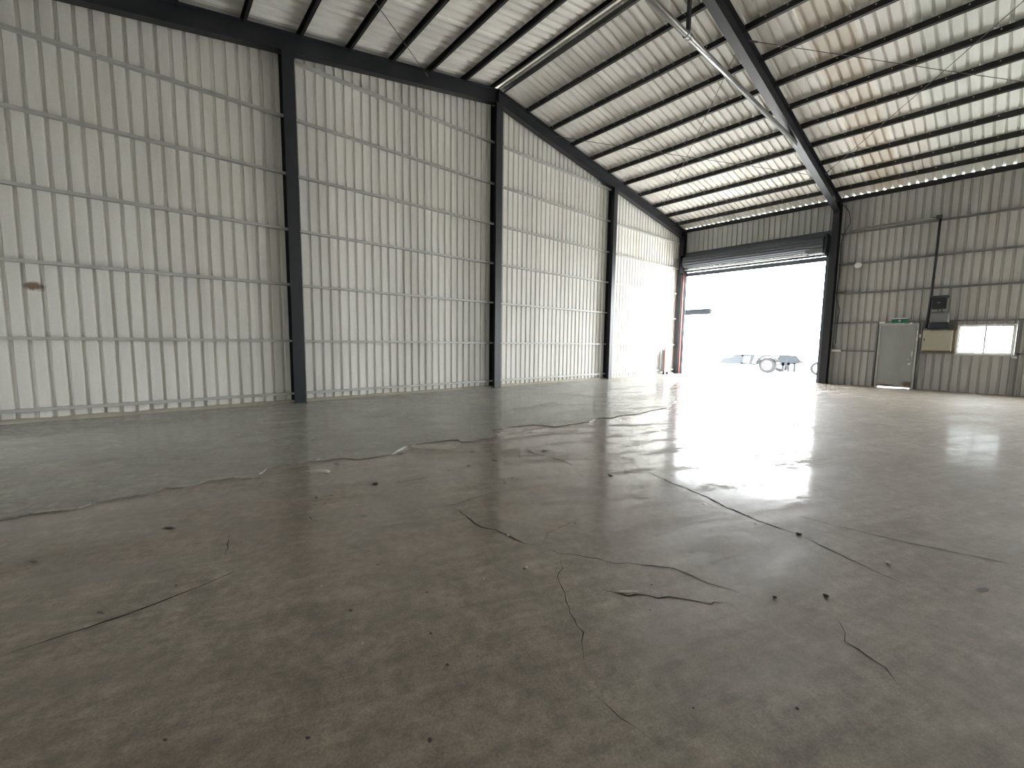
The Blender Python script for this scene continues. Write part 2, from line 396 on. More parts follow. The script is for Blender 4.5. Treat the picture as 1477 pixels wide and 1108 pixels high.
def blotch(name, px, py, w, h, mat, z=.002, n=14):
    """flat mark on the floor, w x h pixels in the photograph"""
    bm = bmesh.new(); V = []
    for k in range(n):
        t = 2*math.pi*k/n; r = random.uniform(.6, 1.15)
        p = pix_floor(px+math.cos(t)*w/2*r, py+math.sin(t)*h/2*r); V.append(bm.verts.new((p.x, p.y, z)))
    f = bm.faces.new(V); f.normal_update()
    if f.normal.z < 0: f.normal_flip()
    return link(name, bm, mat, floor)
for a in [(245,762,22,5),(49,811,16,5),(145,884,12,5),(254,845,5,3),(577,655,9,2.5),(486,669.5,9,2.5),(541,699,9,4),(456,718,5,4),(478,715,5,2.5),(575,695,5,2.5),
          (525,745,11,3),(764,653,6,3),(785,651,14,4),(749,658,6,3),(713,664.5,9,4),(676,672.5,6,4),(648,679,5,2.5),(765,624,6,2),(681,652,9,2.5),(738,690,5,3),(728,697,5,3),(676,721,5,3),
          (878,684,6,2.5),(882,687,6,2),(506,881,6,4),(829,755,5,3),(1418,851,20,6),(1014,727,7,2.5),(1090,755,5,3),(444,1065,8,6),(238,1068,8,5),(620,1068,9,8),(645,960,6,5),(621,914,5,4),(545,815,5,3)]:
    blotch('dark_stain', *a, 'stain')
for a in [(628,645,64,9),(726,627,26,9),(736,595,16,4.5),(460,680,40,6),(927,717,24,4),(905,853.5,30,3.5)]:
    blotch('pale_patch', *a, 'pale', z=.0155 if a[1] < 600 else .003)

# kerb along the foot of the gable wall
kb = bmesh.new(); prof = []
xs = np.arange(XL, XR-.2, .35)
rows = []
for x in xs:
    w = .13+random.uniform(-.03, .035); h = .05+random.uniform(-.012, .012)
    rows.append([kb.verts.new(p) for p in ((x, YG+.1, .0), (x, YG+.1, h+.02), (x, YG+.07-w*.5, h), (x, YG+.05-w, .0145))])
for a, b in zip(rows, rows[1:]):
    for k in range(3): kb.faces.new((a[k], a[k+1], b[k+1], b[k]))
bmesh.ops.recalc_face_normals(kb, faces=kb.faces[:])
tag(link('baseboard_north', kb, 'curb'), 'low rough concrete kerb along the foot of the gable wall', 'kerb', kind='structure')

# ------------------------------------------------------------------ walls
wn = tag(empty('wall_north', (XM, YG, 0)), 'pale ribbed steel gable wall with horizontal rails', 'wall', kind='structure')
sheet_run('wall_sheet', 'gable', wn, XL-.1, XR+.1, lambda u, d, z: (u, YG+.085+d, z), -.01, lambda u: zline(u)+PUR+.013)
GZ = [.22, 1.465, 2.768, 4.016, 5.245, 6.474, 7.716]
BAYS = [(XL, XL+6.05), (XL+6.12, XM), (XM, XM+6.05), (XM+6.05, XR)]
COLX = [XL+.15, 2.668, 8.609, 14.678, XR-.12]
for z in GZ:
    for a, b in zip(COLX, COLX[1:]):
        top = min(zline(a), zline(b))-.42
        if z > zline((a+b)/2)-.3: continue
        a2, b2 = a+.012, b-.012
        # stop the rail where the sloping rafter comes down on it
        if zline(a)-.38 < z+.05: a2 = max(a2, XM-(ZR-z-.43)/SL)
        if zline(b)-.38 < z+.05: b2 = min(b2, XM+(ZR-z-.43)/SL)
        if b2-a2 < .6: continue
        bm = bmesh.new(); sweep(bm, cprof(.055, .1), (a2, YG+.034, z-.027), (b2, YG+.034, z-.027), (0, 0, 1), (0, 1, 0))
        link('wall_rail', bm, 'galv', wn)

DOOR = (4.78, 10.74, 0.0, 5.98)               # shutter bay, y0 y1 z0 z1
PD = (1.98, 3.05, 0.0, 2.33); WIN = (-.24, 1.04, 1.28, 2.26)
we = tag(empty('wall_east', (XR, 3, 0)), 'grey ribbed steel side wall around the shutter door', 'wall', kind='structure')
sheet_run('wall_sheet', 'east', we, YB-.1, YG+.1, lambda u, d, z: (XR+.10+d, u, z), -.01, ZE+.09, [(DOOR[0], DOOR[1], 0, 5.3), (-7.3, -2.5, 0, 4.5), (PD[0]+.04, PD[1]-.04, 0, PD[3]-.04), (WIN[0]+.03, WIN[1]-.03, WIN[2]+.03, WIN[3]-.03)])  # the large rear hole is an unseen doorway added to brighten the gable wall
for z in (5.82, 4.65, 3.54, 2.40, 1.32):
    spans = [(YF3+.1, YF2-.1), (YB+.1, YF3-.1)]
    if z == 1.32: spans = [(3.13, YF2-.1), (YF3+.1, -.3), (1.1, 1.9), (YB+.1, YF3-.1)]
    if z == 2.40: spans = [(YF3+.1, YF2-.1), (YB+.1, YF3-.1)]
    for a, b in spans:
        if b < YF3 and z < 4.62: continue
        bm = bmesh.new(); sweep(bm, cprof(.055, .1), (XR+.048, a, z-.027), (XR+.048, b, z-.027), (0, 0, 1), (1, 0, 0))
        link('wall_rail', bm, 'rail_shaded', we)
for y in (1.92, 3.11, -.33, 1.10):
    bm = bmesh.new(); z1 = 2.37 if y > 1.5 else 2.37
    sweep(bm, cprof(.055, .1), (XR+.048, y-.027, 0.0 if y != 1.10 else 1.3), (XR+.048, y-.027, z1), (0, 1, 0), (1, 0, 0))
    link('wall_post', bm, 'rail_shaded', we)
bm = bmesh.new(); sweep(bm, cprof(.07, .16), (XR+.02, YB, ZE+.025), (XR+.02, YG, ZE+.025), (1, 0, 0), (0, 0, 1))
link('eave_strut', bm, 'purlin', we)

ww = tag(empty('wall_west', (XL, 3, 0)), 'pale ribbed steel side wall behind the photographer', 'wall', kind='structure')
sheet_run('wall_sheet', 'gable', ww, YB-.1, YG+.1, lambda u, d, z: (XL-.10-d, u, z), -.01, ZE+.09, [(8.2, 8.7, 0, 1.9)])  # narrow unseen doorway, added to light the lower left
bm = bmesh.new(); sweep(bm, cprof(.07, .16), (XL-.02, YB, ZE+.025), (XL-.02, YG, ZE+.025), (-1, 0, 0), (0, 0, 1)); link('eave_strut', bm, 'purlin', ww)
ws = tag(empty('wall_south', (XM, YB, 0)), 'ribbed steel gable wall at the back of the hall', 'wall', kind='structure')
sheet_run('wall_sheet', 'gable', ws, XL-.1, XR+.1, lambda u, d, z: (u, YB-.085-d, z), -.01, lambda u: zline(u)+PUR+.013)

def doorway(parent, x, y0, y1, z1):                    # steel lining for the unseen doorways added for their light
    for a, b in (((x-.06, y0-.06, 0), (x+.14, y0+.02, z1+.08)), ((x-.06, y1-.02, 0), (x+.14, y1+.06, z1+.08)), ((x-.06, y0+.02, z1-.02), (x+.14, y1-.02, z1+.08))):
        boxo('unseen_doorway_lining', a, b, 'steel', parent)
doorway(we, XR+.02, -7.3, -2.5, 4.5); doorway(ww, XL-.1, 8.2, 8.7, 1.9)
# ------------------------------------------------------------------ roof
roof = tag(empty('ceiling', (XM, 1.5, ZR)), 'sloping roof of pale ribbed steel sheets on dark purlins', 'roof', kind='structure')
def roof_mat(y):
    if -1.5 < y < 4.6:
        k = int(math.floor(y/SHEET))
        return {3: 'roof_rust', 2: 'roof', 1: 'roof_green', 0: 'roof_green', -1: 'roof_rust', -2: 'roof_rust', 4: 'roof', 5: 'roof'}.get(k, 'roof')
    return 'roof'
for s in (1, -1):
    y0 = math.floor((YB-.2)/SHEET)*SHEET+PITCHR/2
    y = y0
    while y < YG+.15:
        a, b = max(y, YB-.15), min(y+SHEET, YG+.15)
        prof = rib_profile(a, b+.001); bm = bmesh.new()
        xa, xb = XM+s*.10, XM+s*(XR-XM+.15)
        vs = [[bm.verts.new((x, u, zline(x)+PUR+.012+d)) for x in (xa, xb)] for u, d in prof]
        for p, q in zip(vs, vs[1:]): bm.faces.new((p[0], p[1], q[1], q[0]))
        link('roof_sheet', bm, roof_mat(a) if s > 0 else 'roof', roof)
        y += SHEET
PX = [9.815, 10.943, 12.026, 13.12, 14.211, 15.29, 16.41, 17.62, 18.74, 19.75]
tilt = math.atan(SL)
def purlin(x, s):
    n = Vector((s*math.sin(tilt), 0, math.cos(tilt))); t = Vector((s*math.cos(tilt), 0, -math.sin(tilt)))
    c = Vector((x, 0, zline(x)-.024))+n*(PUR/2+.012)
    bm = bmesh.new(); sweep(bm, cprof(.065, PUR+.026), (c.x, YB, c.z), (c.x, YG+.1, c.z), t, n)
    p = link('purlin', bm, 'purlin', roof)
    bm = bmesh.new(); y = 10.7                    # screw ends showing through beside the purlin
    while y > YF3-1:
        q = c-t*.016+n*(PUR/2-.045); r = .017
        v = [bm.verts.new(q+Vector(d)*r+Vector((0, y, 0))) for d in ((1,0,0),(-1,0,0),(0,1,0),(0,-1,0),(0,0,1),(0,0,-1))]
        for a, b_, c_ in ((0,2,4),(2,1,4),(1,3,4),(3,0,4),(2,0,5),(1,2,5),(3,1,5),(0,3,5)): bm.faces.new((v[a], v[b_], v[c_]))
        y -= 2*PITCHR
    o = link('screws', bm, 'white', p); o['kind'] = 'stuff'
for x in PX:
    purlin(x, 1); purlin(2*XM-x, -1)
for s in (1, -1):
    bm = bmesh.new(); sweep(bm, cprof(.065, PUR), (XM+s*.16, YB, ZR-.03+PUR/2), (XM+s*.16, YG+.1, ZR-.03+PUR/2), (s, 0, 0), (0, 0, 1))
    link('ridge_purlin', bm, 'purlin', roof)
bm = bmesh.new(); sweep(bm, [(-.35, -.03), (0, .032), (.35, -.03), (.35, -.022), (0, .04), (-.35, -.022)], (XM, YB-.15, ZR+PUR+.04), (XM, YG+.15, ZR+PUR+.04), (1, 0, 0), (0, 0, 1))
link('ridge_cap', bm, 'roof', roof)
bm = bmesh.new(); tube(bm, [(XM, YB, ZR+.03), (XM, YG, ZR+.03)], .017, 8); link('ridge_rod', bm, 'pipe', roof)

# ------------------------------------------------------------------ steel frame
def column(name, x, y, w, d, axis, ztop, label, mat='steel', group=None):
    e = empty(name, (x, y, 0)); bm = bmesh.new()
    u, v = ((1, 0, 0), (0, 1, 0)) if axis == 'y' else ((0, 1, 0), (1, 0, 0))
    sweep(bm, hprof(w, d), (x, y, .012), (x, y, ztop), u, v)
    link('shaft', bm, mat, e)
    boxo('base_plate', (x-(w if axis == 'y' else d)/2-.03, y-(d if axis == 'y' else w)/2-.03, .0), (x+(w if axis == 'y' else d)/2+.03, y+(d if axis == 'y' else w)/2+.03, .02), mat, e)
    return tag(e, label, 'column', group, 'structure')
column('steel_column', COLX[1], YG-.1, .25, .30, 'y', zline(COLX[1])-.4, 'dark steel wind column in the gable wall, farthest from the shutter door')
column('steel_column', COLX[2], YG-.1, .25, .30, 'y', zline(COLX[2])-.42, 'tall dark steel gable column standing under the roof ridge')
column('steel_column', COLX[3], YG-.1, .22, .30, 'y', zline(COLX[3])-.4, 'dark steel gable column midway between ridge and building corner')
column('steel_column', XR-.13, YG-.1, .20, .30, 'x', ZE-.08, 'dark steel corner column beside the left jamb of the shutter door')
column('steel_column', XR-.12, YF2, .22, .36, 'x', ZE-.08, 'dark blue grey steel column between shutter door and steel door')
column('steel_column', XR-.12, YF3, .22, .36, 'x', ZE-.08, 'dark steel side wall column past the small window')
for y in (YG-.1, YF2, YF3): column('steel_column', XL+.12, y, .22, .36, 'x', ZE-.08, 'dark steel column of the side wall opposite the shutter door', group='far side wall columns')

def rafter(y, depth, w, label, lab_plate=True):
    e = empty('roof_rafter', (XM, y, ZR))
    for s in (1, -1):
        t = Vector((s*math.cos(tilt), 0, -math.sin(tilt))); n = Vector((s*math.sin(tilt), 0, math.cos(tilt)))
        A = Vector((XM, y, ZR))-n*(depth/2)+Vector((0, 0, -.0)); B = Vector((XM+s*(XR-XM-.02), y, zline(XR-.02)))-n*(depth/2)
        bm = bmesh.new(); sweep(bm, hprof(w, depth), A, B, (0, 1, 0), n)
        link('rafter_beam', bm, 'steel', e)
    boxo('apex_plate', (XM-.012, y-w/2-.01, ZR-depth-.06), (XM+.012, y+w/2+.01, ZR-.01), 'steel', e)
    return tag(e, label, 'rafter', None, 'structure')
rafter(YG-.1, .40, .20, 'dark steel gable rafter following the roof slope above the ribbed wall')
rafter(YF2, .46, .20, 'dark steel portal rafter spanning the hall above the shutter door column')
rafter(YF3, .46, .20, 'dark steel portal rafter spanning the hall near the small window')

# collar tie pipes hung from the ridge
for y, lab in ((YF2, 'grey steel tie pipe hung across the rafter nearest the gable wall'), (YF3, 'grey steel tie pipe hung across the rafter near the small window')):
    e = empty('tie_pipe', (XM, y, 7.62)); hx = 6.55; zt = 7.60
    bm = bmesh.new(); tube(bm, [(XM-hx, y, zt), (XM+hx, y, zt)], .058, 16); link('pipe', bm, 'pipe', e, True)
    bm = bmesh.new()
    lathe(bm, [(-.09, .058), (-.09, .072), (-.03, .072), (-.03, .062), (.03, .062), (.03, .072), (.09, .072), (.09, .058)], (XM-.12, y, zt), (1, 0, 0), 16)
    link('coupling', bm, 'pipe', e)
    boxo('hanger', (XM-.16, y-.03, zt+.05), (XM-.08, y+.03, ZR-.4), 'steel', e)
    for s in (1, -1):
        x = XM+s*hx
        boxo('end_plate', (x-.10, y-.008, zt-.07), (x+.16, y+.008, zline(x+.1)-.44), 'galv', e)
    tag(e, lab, 'tie pipe', None, 'structure')

# diagonal roof bracing rods
def rod(x0, y0, x1, y1, label):
    e = empty('brace_rod', (x0, y0, zline(x0)-.17))
    A, B = Vector((x0, y0, zline(x0)-.17)), Vector((x1, y1, zline(x1)-.17))
    bm = bmesh.new(); tube(bm, [A, (A+B)/2+Vector((0, 0, -.02)), B], .0085, 6); link('rod', bm, 'rod', e)
    for P, Q in ((A, B), (B, A)):
        d = (Q-P).normalized(); bm = bmesh.new(); tube(bm, [P-d*.02, P+d*.2], .02, 8); link('anchor', bm, 'rod', e)
    tag(e, label, 'brace rod', 'roof bracing rods', 'structure')
g1, g2, g3 = YG-.1, YF2, YF3
XA, XB = 11.1, 18.0
rod(XA, g2-.02+.12, XB, g1-.12, 'thin roof bracing rod rising from the corner end to the tie-pipe rafter')
rod(XA, g1-.12, XB, g2+.12, 'thin roof bracing rod from the gable rafter down to the shutter column')
rod(XA, g2-.12, XB, g3+.12, 'thin roof bracing rod above the small window, high end at the tie pipe')
rod(XB, g2-.12, XA, g3+.12, 'thin roof bracing rod starting above the shutter column toward the window bay')
ML = 2*XM
rod(ML-XA, g1-.12, ML-XB, g2+.12, 'thin roof bracing rod on the roof slope away from the shutter door')
rod(ML-XB, g1-.12, ML-XA, g2+.12, 'thin bracing rod crossing another on the slope away from the door')

# ------------------------------------------------------------------ roller shutter
sh = empty('roller_shutter', (XR, 7.7, 4.9))
bm = bmesh.new(); sweep(bm, hprof(.16, .22), (XR-.02, DOOR[0]+.0, 5.90), (XR-.02, DOOR[1], 5.90), (1, 0, 0), (0, 0, 1)); link('header_beam', bm, 'steel_grey', sh)
bm = bmesh.new(); pr = []
NS = 15
for k in range(NS):                                    # wound slats show as a many-sided roll
    for f_, r in ((0, .245), (.2, .285), (.8, .285)):
        t = 2*math.pi*(k+f_)/NS; pr.append((math.cos(t)*r, math.sin(t)*r))
sweep(bm, pr, (XR-.28, DOOR[0]+.12, 5.52), (XR-.28, DOOR[1]-.12, 5.52), (1, 0, 0), (0, 0, 1)); link('slat_roll', bm, 'slat', sh)
z = 5.48; k = 0
while z > 5.06:                                        # slats of the curtain hanging below the roll
    bm = bmesh.new(); sweep(bm, [(-.008, -.046), (.012, -.03), (.012, .03), (-.008, .046), (-.014, .046), (.004, .028), (.004, -.028), (-.014, -.046)],
                            (XR+.0, DOOR[0]+.04, z), (XR+.0, DOOR[1]-.04, z), (1, 0, 0), (0, 0, 1)); link('slat', bm, 'slat', sh); z -= .094; k += 1
bm = bmesh.new(); sweep(bm, [(-.04, -.09), (.04, -.09), (.04, .09), (.012, .09), (.012, -.05), (-.012, -.05), (-.012, .09), (-.04, .09)], (XR, DOOR[0]+.04, 4.95), (XR, DOOR[1]-.04, 4.95), (1, 0, 0), (0, 0, 1)); link('bottom_rail', bm, 'slat', sh)
bm = bmesh.new(); tube(bm, [(XR-.20, DOOR[0]+.75, 5.16), (XR-.20, DOOR[1]-.1, 5.16)], .045, 12); link('shaft_tube', bm, 'white', sh, True)
for y, sgn in ((DOOR[0], 1), (DOOR[1], -1)):
    bm = bmesh.new(); sweep(bm, [(-.07, 0), (.07, 0), (.07, .09*sgn), (.055, .09*sgn), (.055, .012*sgn), (-.055, .012*sgn), (-.055, .09*sgn), (-.07, .09*sgn)], (XR, y, 0), (XR, y, 5.79), (1, 0, 0), (0, 1, 0))
    link('guide_rail', bm, 'steel_grey', sh)
    boxo('end_bracket', (XR-.58, y+sgn*.02, 5.02), (XR+.04, y+sgn*.035, 5.84), 'steel', sh)
bm = bmesh.new(); lathe(bm, [(0, .04), (0, .075), (.12, .075), (.12, .06), (.16, .06), (.16, .08), (.55, .08), (.57, .05)], (XR-.42, DOOR[0]+.72, 5.42), (0, -1, 0), 16); link('motor', bm, 'white', sh, True)
bm = bmesh.new(); box(bm, (XR-.5, DOOR[0]+.12, 5.12), (XR-.3, DOOR[0]+.62, 5.30)); lathe(bm, [(0, .06), (.1, .06)], (XR-.4, DOOR[0]+.72, 5.2), (0, -1, 0), 12); link('gearbox', bm, 'motor_grey', sh)
tag(sh, 'raised grey roller shutter wound up above the bright doorway', 'shutter')

# red strip and fittings by the left jamb
bm = bmesh.new(); tube(bm, [(XR-.32, YG-.30, .0), (XR-.32, YG-.30, 4.98)], .032, 10)
e = link('red_pipe', bm, 'red', None, True); tag(e, 'thin red upright pipe on the corner column by the doorway', 'pipe')
fc = empty('fire_cabinet', (19.3, YG-.1, 0))
boxo('body', (19.08, YG-.16, .16), (19.5, YG-.045, 1.22), 'motor_grey', fc, .008)
bm = bmesh.new(); box(bm, (19.10, YG-.225, .14), (19.56, YG-.163, 1.36)); link('door', bm, 'red', fc)
boxo('latch', (19.47, YG-.242, .72), (19.495, YG-.226, .84), 'steel', fc)
for x in (19.16, 19.48): boxo('foot', (x-.02, YG-.19, .0145), (x+.02, YG-.10, .16), 'steel', fc)
tag(fc, 'red fronted fire cabinet with grey side at the foot of the gable wall', 'fire cabinet')
bm = bmesh.new(); tube(bm, [(20.1, YG-.02, 5.6), (20.1, YG-.22, 5.6), (19.55, YG-.22, 5.6), (19.55, YG-.22, 5.3), (19.55, YG-.02, 5.3)], .014, 6)
tag(link('wall_bracket', bm, 'steel'), 'thin bent steel bracket on the gable wall high beside the corner', 'bracket')

# ------------------------------------------------------------------ steel door
d1 = tag(empty('door_1', (XR, 2.5, 0)), 'grey steel personnel door with rusty foot and light under it', 'door', kind='structure')
bm = bmesh.new()
box(bm, (XR-.02, PD[0], 0), (XR+.10, PD[0]+.055, PD[3])); box(bm, (XR-.02, PD[1]-.05, 0), (XR+.10, PD[1], PD[3])); box(bm, (XR-.02, PD[0]+.055, PD[3]-.055), (XR+.10, PD[1]-.05, PD[3]))
link('door_frame', bm, 'galv', d1)
bm = bmesh.new(); box(bm, (XR+.052, PD[0]+.05, 0), (XR+.075, PD[0]+.10, PD[3]-.05)); box(bm, (XR+.052, PD[1]-.09, 0), (XR+.075, PD[1]-.045, PD[3]-.05)); box(bm, (XR+.052, PD[0]+.10, PD[3]-.12), (XR+.075, PD[1]-.09, PD[3]-.05)); link('door_stop', bm, 'galv', d1)
lf = boxo('door_leaf', (XR+.01, PD[0]+.068, .03), (XR+.05, PD[1]-.055, PD[3]-.06), 'leaf', d1, .004)
bm = bmesh.new(); lathe(bm, [(0, .012), (0, .034), (.012, .034), (.012, .011), (.055, .011), (.055, .028), (.075, .032), (.095, .022), (.1, .004)], (XR+.01, 2.17, 1.05), (-1, 0, 0), 16); link('door_knob', bm, 'white', lf, True)
boxo('lock_plate', (XR-.004, 2.10, .86), (XR+.012, 2.19, .93), 'white', lf, .003)
boxo('pull_handle', (XR-.03, 2.075, 1.16), (XR+.012, 2.11, 1.36), 'white', lf, .01)
for z in (.35, 1.2, 2.0): boxo('hinge', (XR-.02, PD[1]-.062, z), (XR+.012, PD[1]-.045, z+.12), 'galv', lf)
for z in (1.72, 1.95): boxo('strike_plate', (XR-.022, 2.0, z), (XR-.016, 2.03, z+.13), 'white', d1)

# ------------------------------------------------------------------ window
w1 = tag(empty('window_1', (XR, .4, 1.3)), 'small bright two sash window beside the beige cabinet', 'window', kind='structure')
bm = bmesh.new(); a0, a1, z0, z1 = WIN
for p, q in (((XR+.02, a0, z0), (XR+.12, a0+.04, z1)), ((XR+.02, a1-.04, z0), (XR+.12, a1, z1)), ((XR+.02, a0+.04, z0), (XR+.12, a1-.04, z0+.04)), ((XR+.02, a0+.04, z1-.04), (XR+.12, a1-.04, z1))): box(bm, p, q)
link('window_frame', bm, 'white', w1)
mid = (a0+a1)/2
for (p, q, x) in ((a0+.04, mid+.02, XR+.05), (mid-.02, a1-.04, XR+.085)):
    bm = bmesh.new()
    for A, B in (((x, p, z0+.04), (x+.025, p+.028, z1-.04)), ((x, q-.028, z0+.04), (x+.025, q, z1-.04)), ((x, p+.028, z0+.04), (x+.025, q-.028, z0+.068)), ((x, p+.028, z1-.068), (x+.025, q-.028, z1-.04))): box(bm, A, B)
    s = link('sash', bm, 'galv', w1)
    boxo('pane', (x+.009, p+.026, z0+.066), (x+.015, q-.026, z1-.066), 'glass', s)
boxo('sash_latch', (XR+.035, mid-.02, 1.72), (XR+.05, mid+.02, 1.82), 'galv', w1)
boxo('window_sill', (XR-.02, a0-.05, z0-.05), (XR+.12, a1+.05, z0-.001), 'galv', w1)
boxo('lock_knob', (XR-.03, a0+.02, z0-.10), (XR+.03, a0-.08, z0-.055), 'white', w1, .01)

# ------------------------------------------------------------------ fittings on the side wall
xs_ = empty('exit_sign', (XR-.05, 2.49, 2.34))
boxo('case', (XR-.07, 2.27, 2.36), (XR-.005, 2.72, 2.50), 'green', xs_, .006)
boxo('lamp_strip', (XR-.075, 2.27, 2.503), (XR-.005, 2.72, 2.535), 'white', xs_, .004)
bm = bmesh.new(); x = XR-.073                          # running figure and arrow
for (yy, zz, ww_, hh) in ((2.50, 2.465, .022, .022), (2.505, 2.435, .03, .035), (2.475, 2.44, .035, .010), (2.535, 2.432, .03, .010), (2.485, 2.40, .012, .04), (2.525, 2.405, .03, .012)):
    box(bm, (x-.002, yy-ww_/2, zz-hh/2), (x+.003, yy+ww_/2, zz+hh/2))
link('pictogram', bm, 'white', xs_)
tag(xs_, 'green exit sign with white top mounted over the steel door', 'exit sign')
el = empty('emergency_lamp', (XR-.03, 2.98, 2.36)); boxo('housing', (XR-.06, 2.90, 2.345), (XR-.003, 3.07, 2.42), 'white', el, .012); boxo('lens', (XR-.066, 2.93, 2.355), (XR-.058, 3.04, 2.405), 'white', el)
tag(el, 'small white lamp box over the hinge corner of the steel door', 'lamp')

cb = empty('electrical_cabinet', (XR, 1.5, 1.38))
boxo('body', (XR-.16, 1.13, 1.39), (XR-.004, 1.86, 2.09), 'cabinet', cb, .006)
bm = bmesh.new(); box(bm, (XR-.178, 1.15, 1.41), (XR-.162, 1.84, 2.07)); bmesh.ops.bevel(bm, geom=bm.edges[:], offset=.004, segments=1, affect='EDGES'); dr = link('cabinet_door', bm, 'cabinet', cb)
boxo('cabinet_lock', (XR-.19, 1.79, 1.72), (XR-.178, 1.815, 1.80), 'steel', dr)
boxo('backing_board', (XR-.09, 1.055, 1.30), (XR-.004, 1.128, 2.2), 'brown', cb)
boxo('bracket', (XR-.12, 1.15, 1.32), (XR-.004, 1.84, 1.388), 'brown', cb)
tag(cb, 'beige electrical cabinet on the wall between steel door and window', 'cabinet')
sw = empty('wall_switch', (XR-.03, 1.95, 1.9)); boxo('plate', (XR-.028, 1.905, 1.83), (XR-.0025, 1.965, 1.95), 'white', sw, .006); boxo('rocker', (XR-.034, 1.92, 1.865), (XR-.027, 1.95, 1.915), 'white', sw)
tag(sw, 'small white switch on the post beside the steel door', 'switch')

mt = empty('wall_motor', (XR-.2, 1.5, 2.1))
boxo('shelf', (XR-.34, 1.2, 2.12), (XR-.004, 1.75, 2.15), 'motor', mt)
bm = bmesh.new(); box(bm, (XR-.30, 1.26, 2.151), (XR-.06, 1.70, 2.33)); bmesh.ops.bevel(bm, geom=bm.edges[:], offset=.02, segments=2, affect='EDGES'); link('base_block', bm, 'motor', mt, False)
bm = bmesh.new(); lathe(bm, [(0, .05), (0, .16), (.03, .185), (.43, .185), (.46, .16), (.46, .05)], (XR-.2, 1.25, 2.52), (0, 1, 0), 24); link('drum', bm, 'motor_grey', mt, False)
bm = bmesh.new(); lathe(bm, [(0, .06), (.06, .045), (.10, .045)], (XR-.2, 1.48, 2.69), (0, 0, 1), 16); link('neck', bm, 'motor_grey', mt)
mb = bmesh.new(); box(mb, (XR-.34, 1.35, 2.80), (XR-.08, 1.70, 3.16)); hb = link('motor_body', mb, 'motor', mt)
for k in range(7): boxo('cooling_fin', (XR-.36, 1.37+k*.05, 2.83), (XR-.342, 1.382+k*.05, 3.13), 'motor', hb)
boxo('name_plate', (XR-.364, 1.49, 2.98), (XR-.3605, 1.57, 3.03), 'motor_grey', hb)
boxo('cap', (XR-.38, 1.31, 3.161), (XR-.04, 1.74, 3.24), 'motor', mt, .01)
tag(mt, 'dark motor on a grey drum mounted above the beige cabinet', 'motor')

def pipe_thing(name, pts, r, mat, label, cat, clips=()):
    e = empty(name, pts[0]); bm = bmesh.new(); tube(bm, pts, r, 8); link('run', bm, mat, e, True)
    for c in clips: boxo('clip', (XR-.03, c[1]-.035, c[2]-.035), (XR+.0-.004, c[1]+.035, c[2]+.035), mat, e)
    return tag(e, label, cat)
xw = XR-.04
pipe_thing('conduit_pipe', [(xw, 4.42, 5.55), (xw, 4.36, 5.68), (xw, 4.25, 5.80), (xw, 4.05, 5.90), (xw, 3.8, 5.93), (xw, 1.86, 5.90)], .03, 'pipe', 'pale conduit pipe running along the top wall rail from the column', 'conduit', [(0, 3.4, 5.925), (0, 2.6, 5.915)])
pipe_thing('conduit_pipe', [(xw, 1.74, 5.835), (xw, 1.74, 4.5), (xw, 1.76, 3.3), (xw, 1.80, 2.16)], .035, 'steel', 'dark upright conduit dropping to the motor above the beige cabinet', 'conduit', [(0, 1.74, 5.0), (0, 1.745, 3.9)])
boxj = boxo('junction_box', (XR-.10, 1.70, 5.84), (XR-.004, 1.84, 5.97), 'steel', None, .006); tag(boxj, 'small dark junction box where the two conduits meet', 'junction box')
pipe_thing('power_cable', [(xw-.05, 4.44, 6.9), (xw-.05, 4.25, 6.6), (xw-.05, 4.18, 6.2), (xw-.05, 4.36, 5.8), (xw-.05, 4.42, 5.4), (xw-.05, 4.38, 4.2), (xw-.05, 4.42, 3.4), (xw-.05, 4.28, 2.9), (xw-.05, 4.32, 2.3), (xw-.05, 4.31, 1.6)], .012, 'cable', 'black cable hanging beside the shutter door column', 'cable')
pipe_thing('power_cable', [(xw, 4.42, 5.5), (xw, 4.40, 5.0), (xw, 4.43, 3.8), (xw, 4.4, 2.6), (xw, 4.42, 1.4)], .02, 'steel_grey', 'thick grey upright cable duct next to the shutter door column', 'cable')
dl = empty('round_lamp', (xw, 3.85, 4.57))
bm = bmesh.new(); lathe(bm, [(0, .04), (0, .105), (.03, .115), (.06, .10), (.075, .05), (.08, .005)], (XR-.006, 3.85, 4.57), (-1, 0, 0), 24); link('dome', bm, 'white', dl, True)
bm = bmesh.new(); lathe(bm, [(-.004, .12), (.012, .12)], (XR-.005, 3.85, 4.57), (-1, 0, 0), 24); link('rim', bm, 'galv', dl)
tag(dl, 'round white lamp on a wall rail between shutter column and conduit', 'lamp')
tl = empty('white_batten', (xw, 4.3, 1.3)); boxo('tube_cover', (XR-.06, 4.14, 1.285), (XR-.010, 4.44, 1.36), 'white', tl, .012); boxo('back_channel', (XR-.0095, 4.16, 1.29), (XR-.0035, 4.42, 1.35), 'galv', tl)
tag(tl, 'short white batten on the lowest rail beside the shutter column', 'batten')

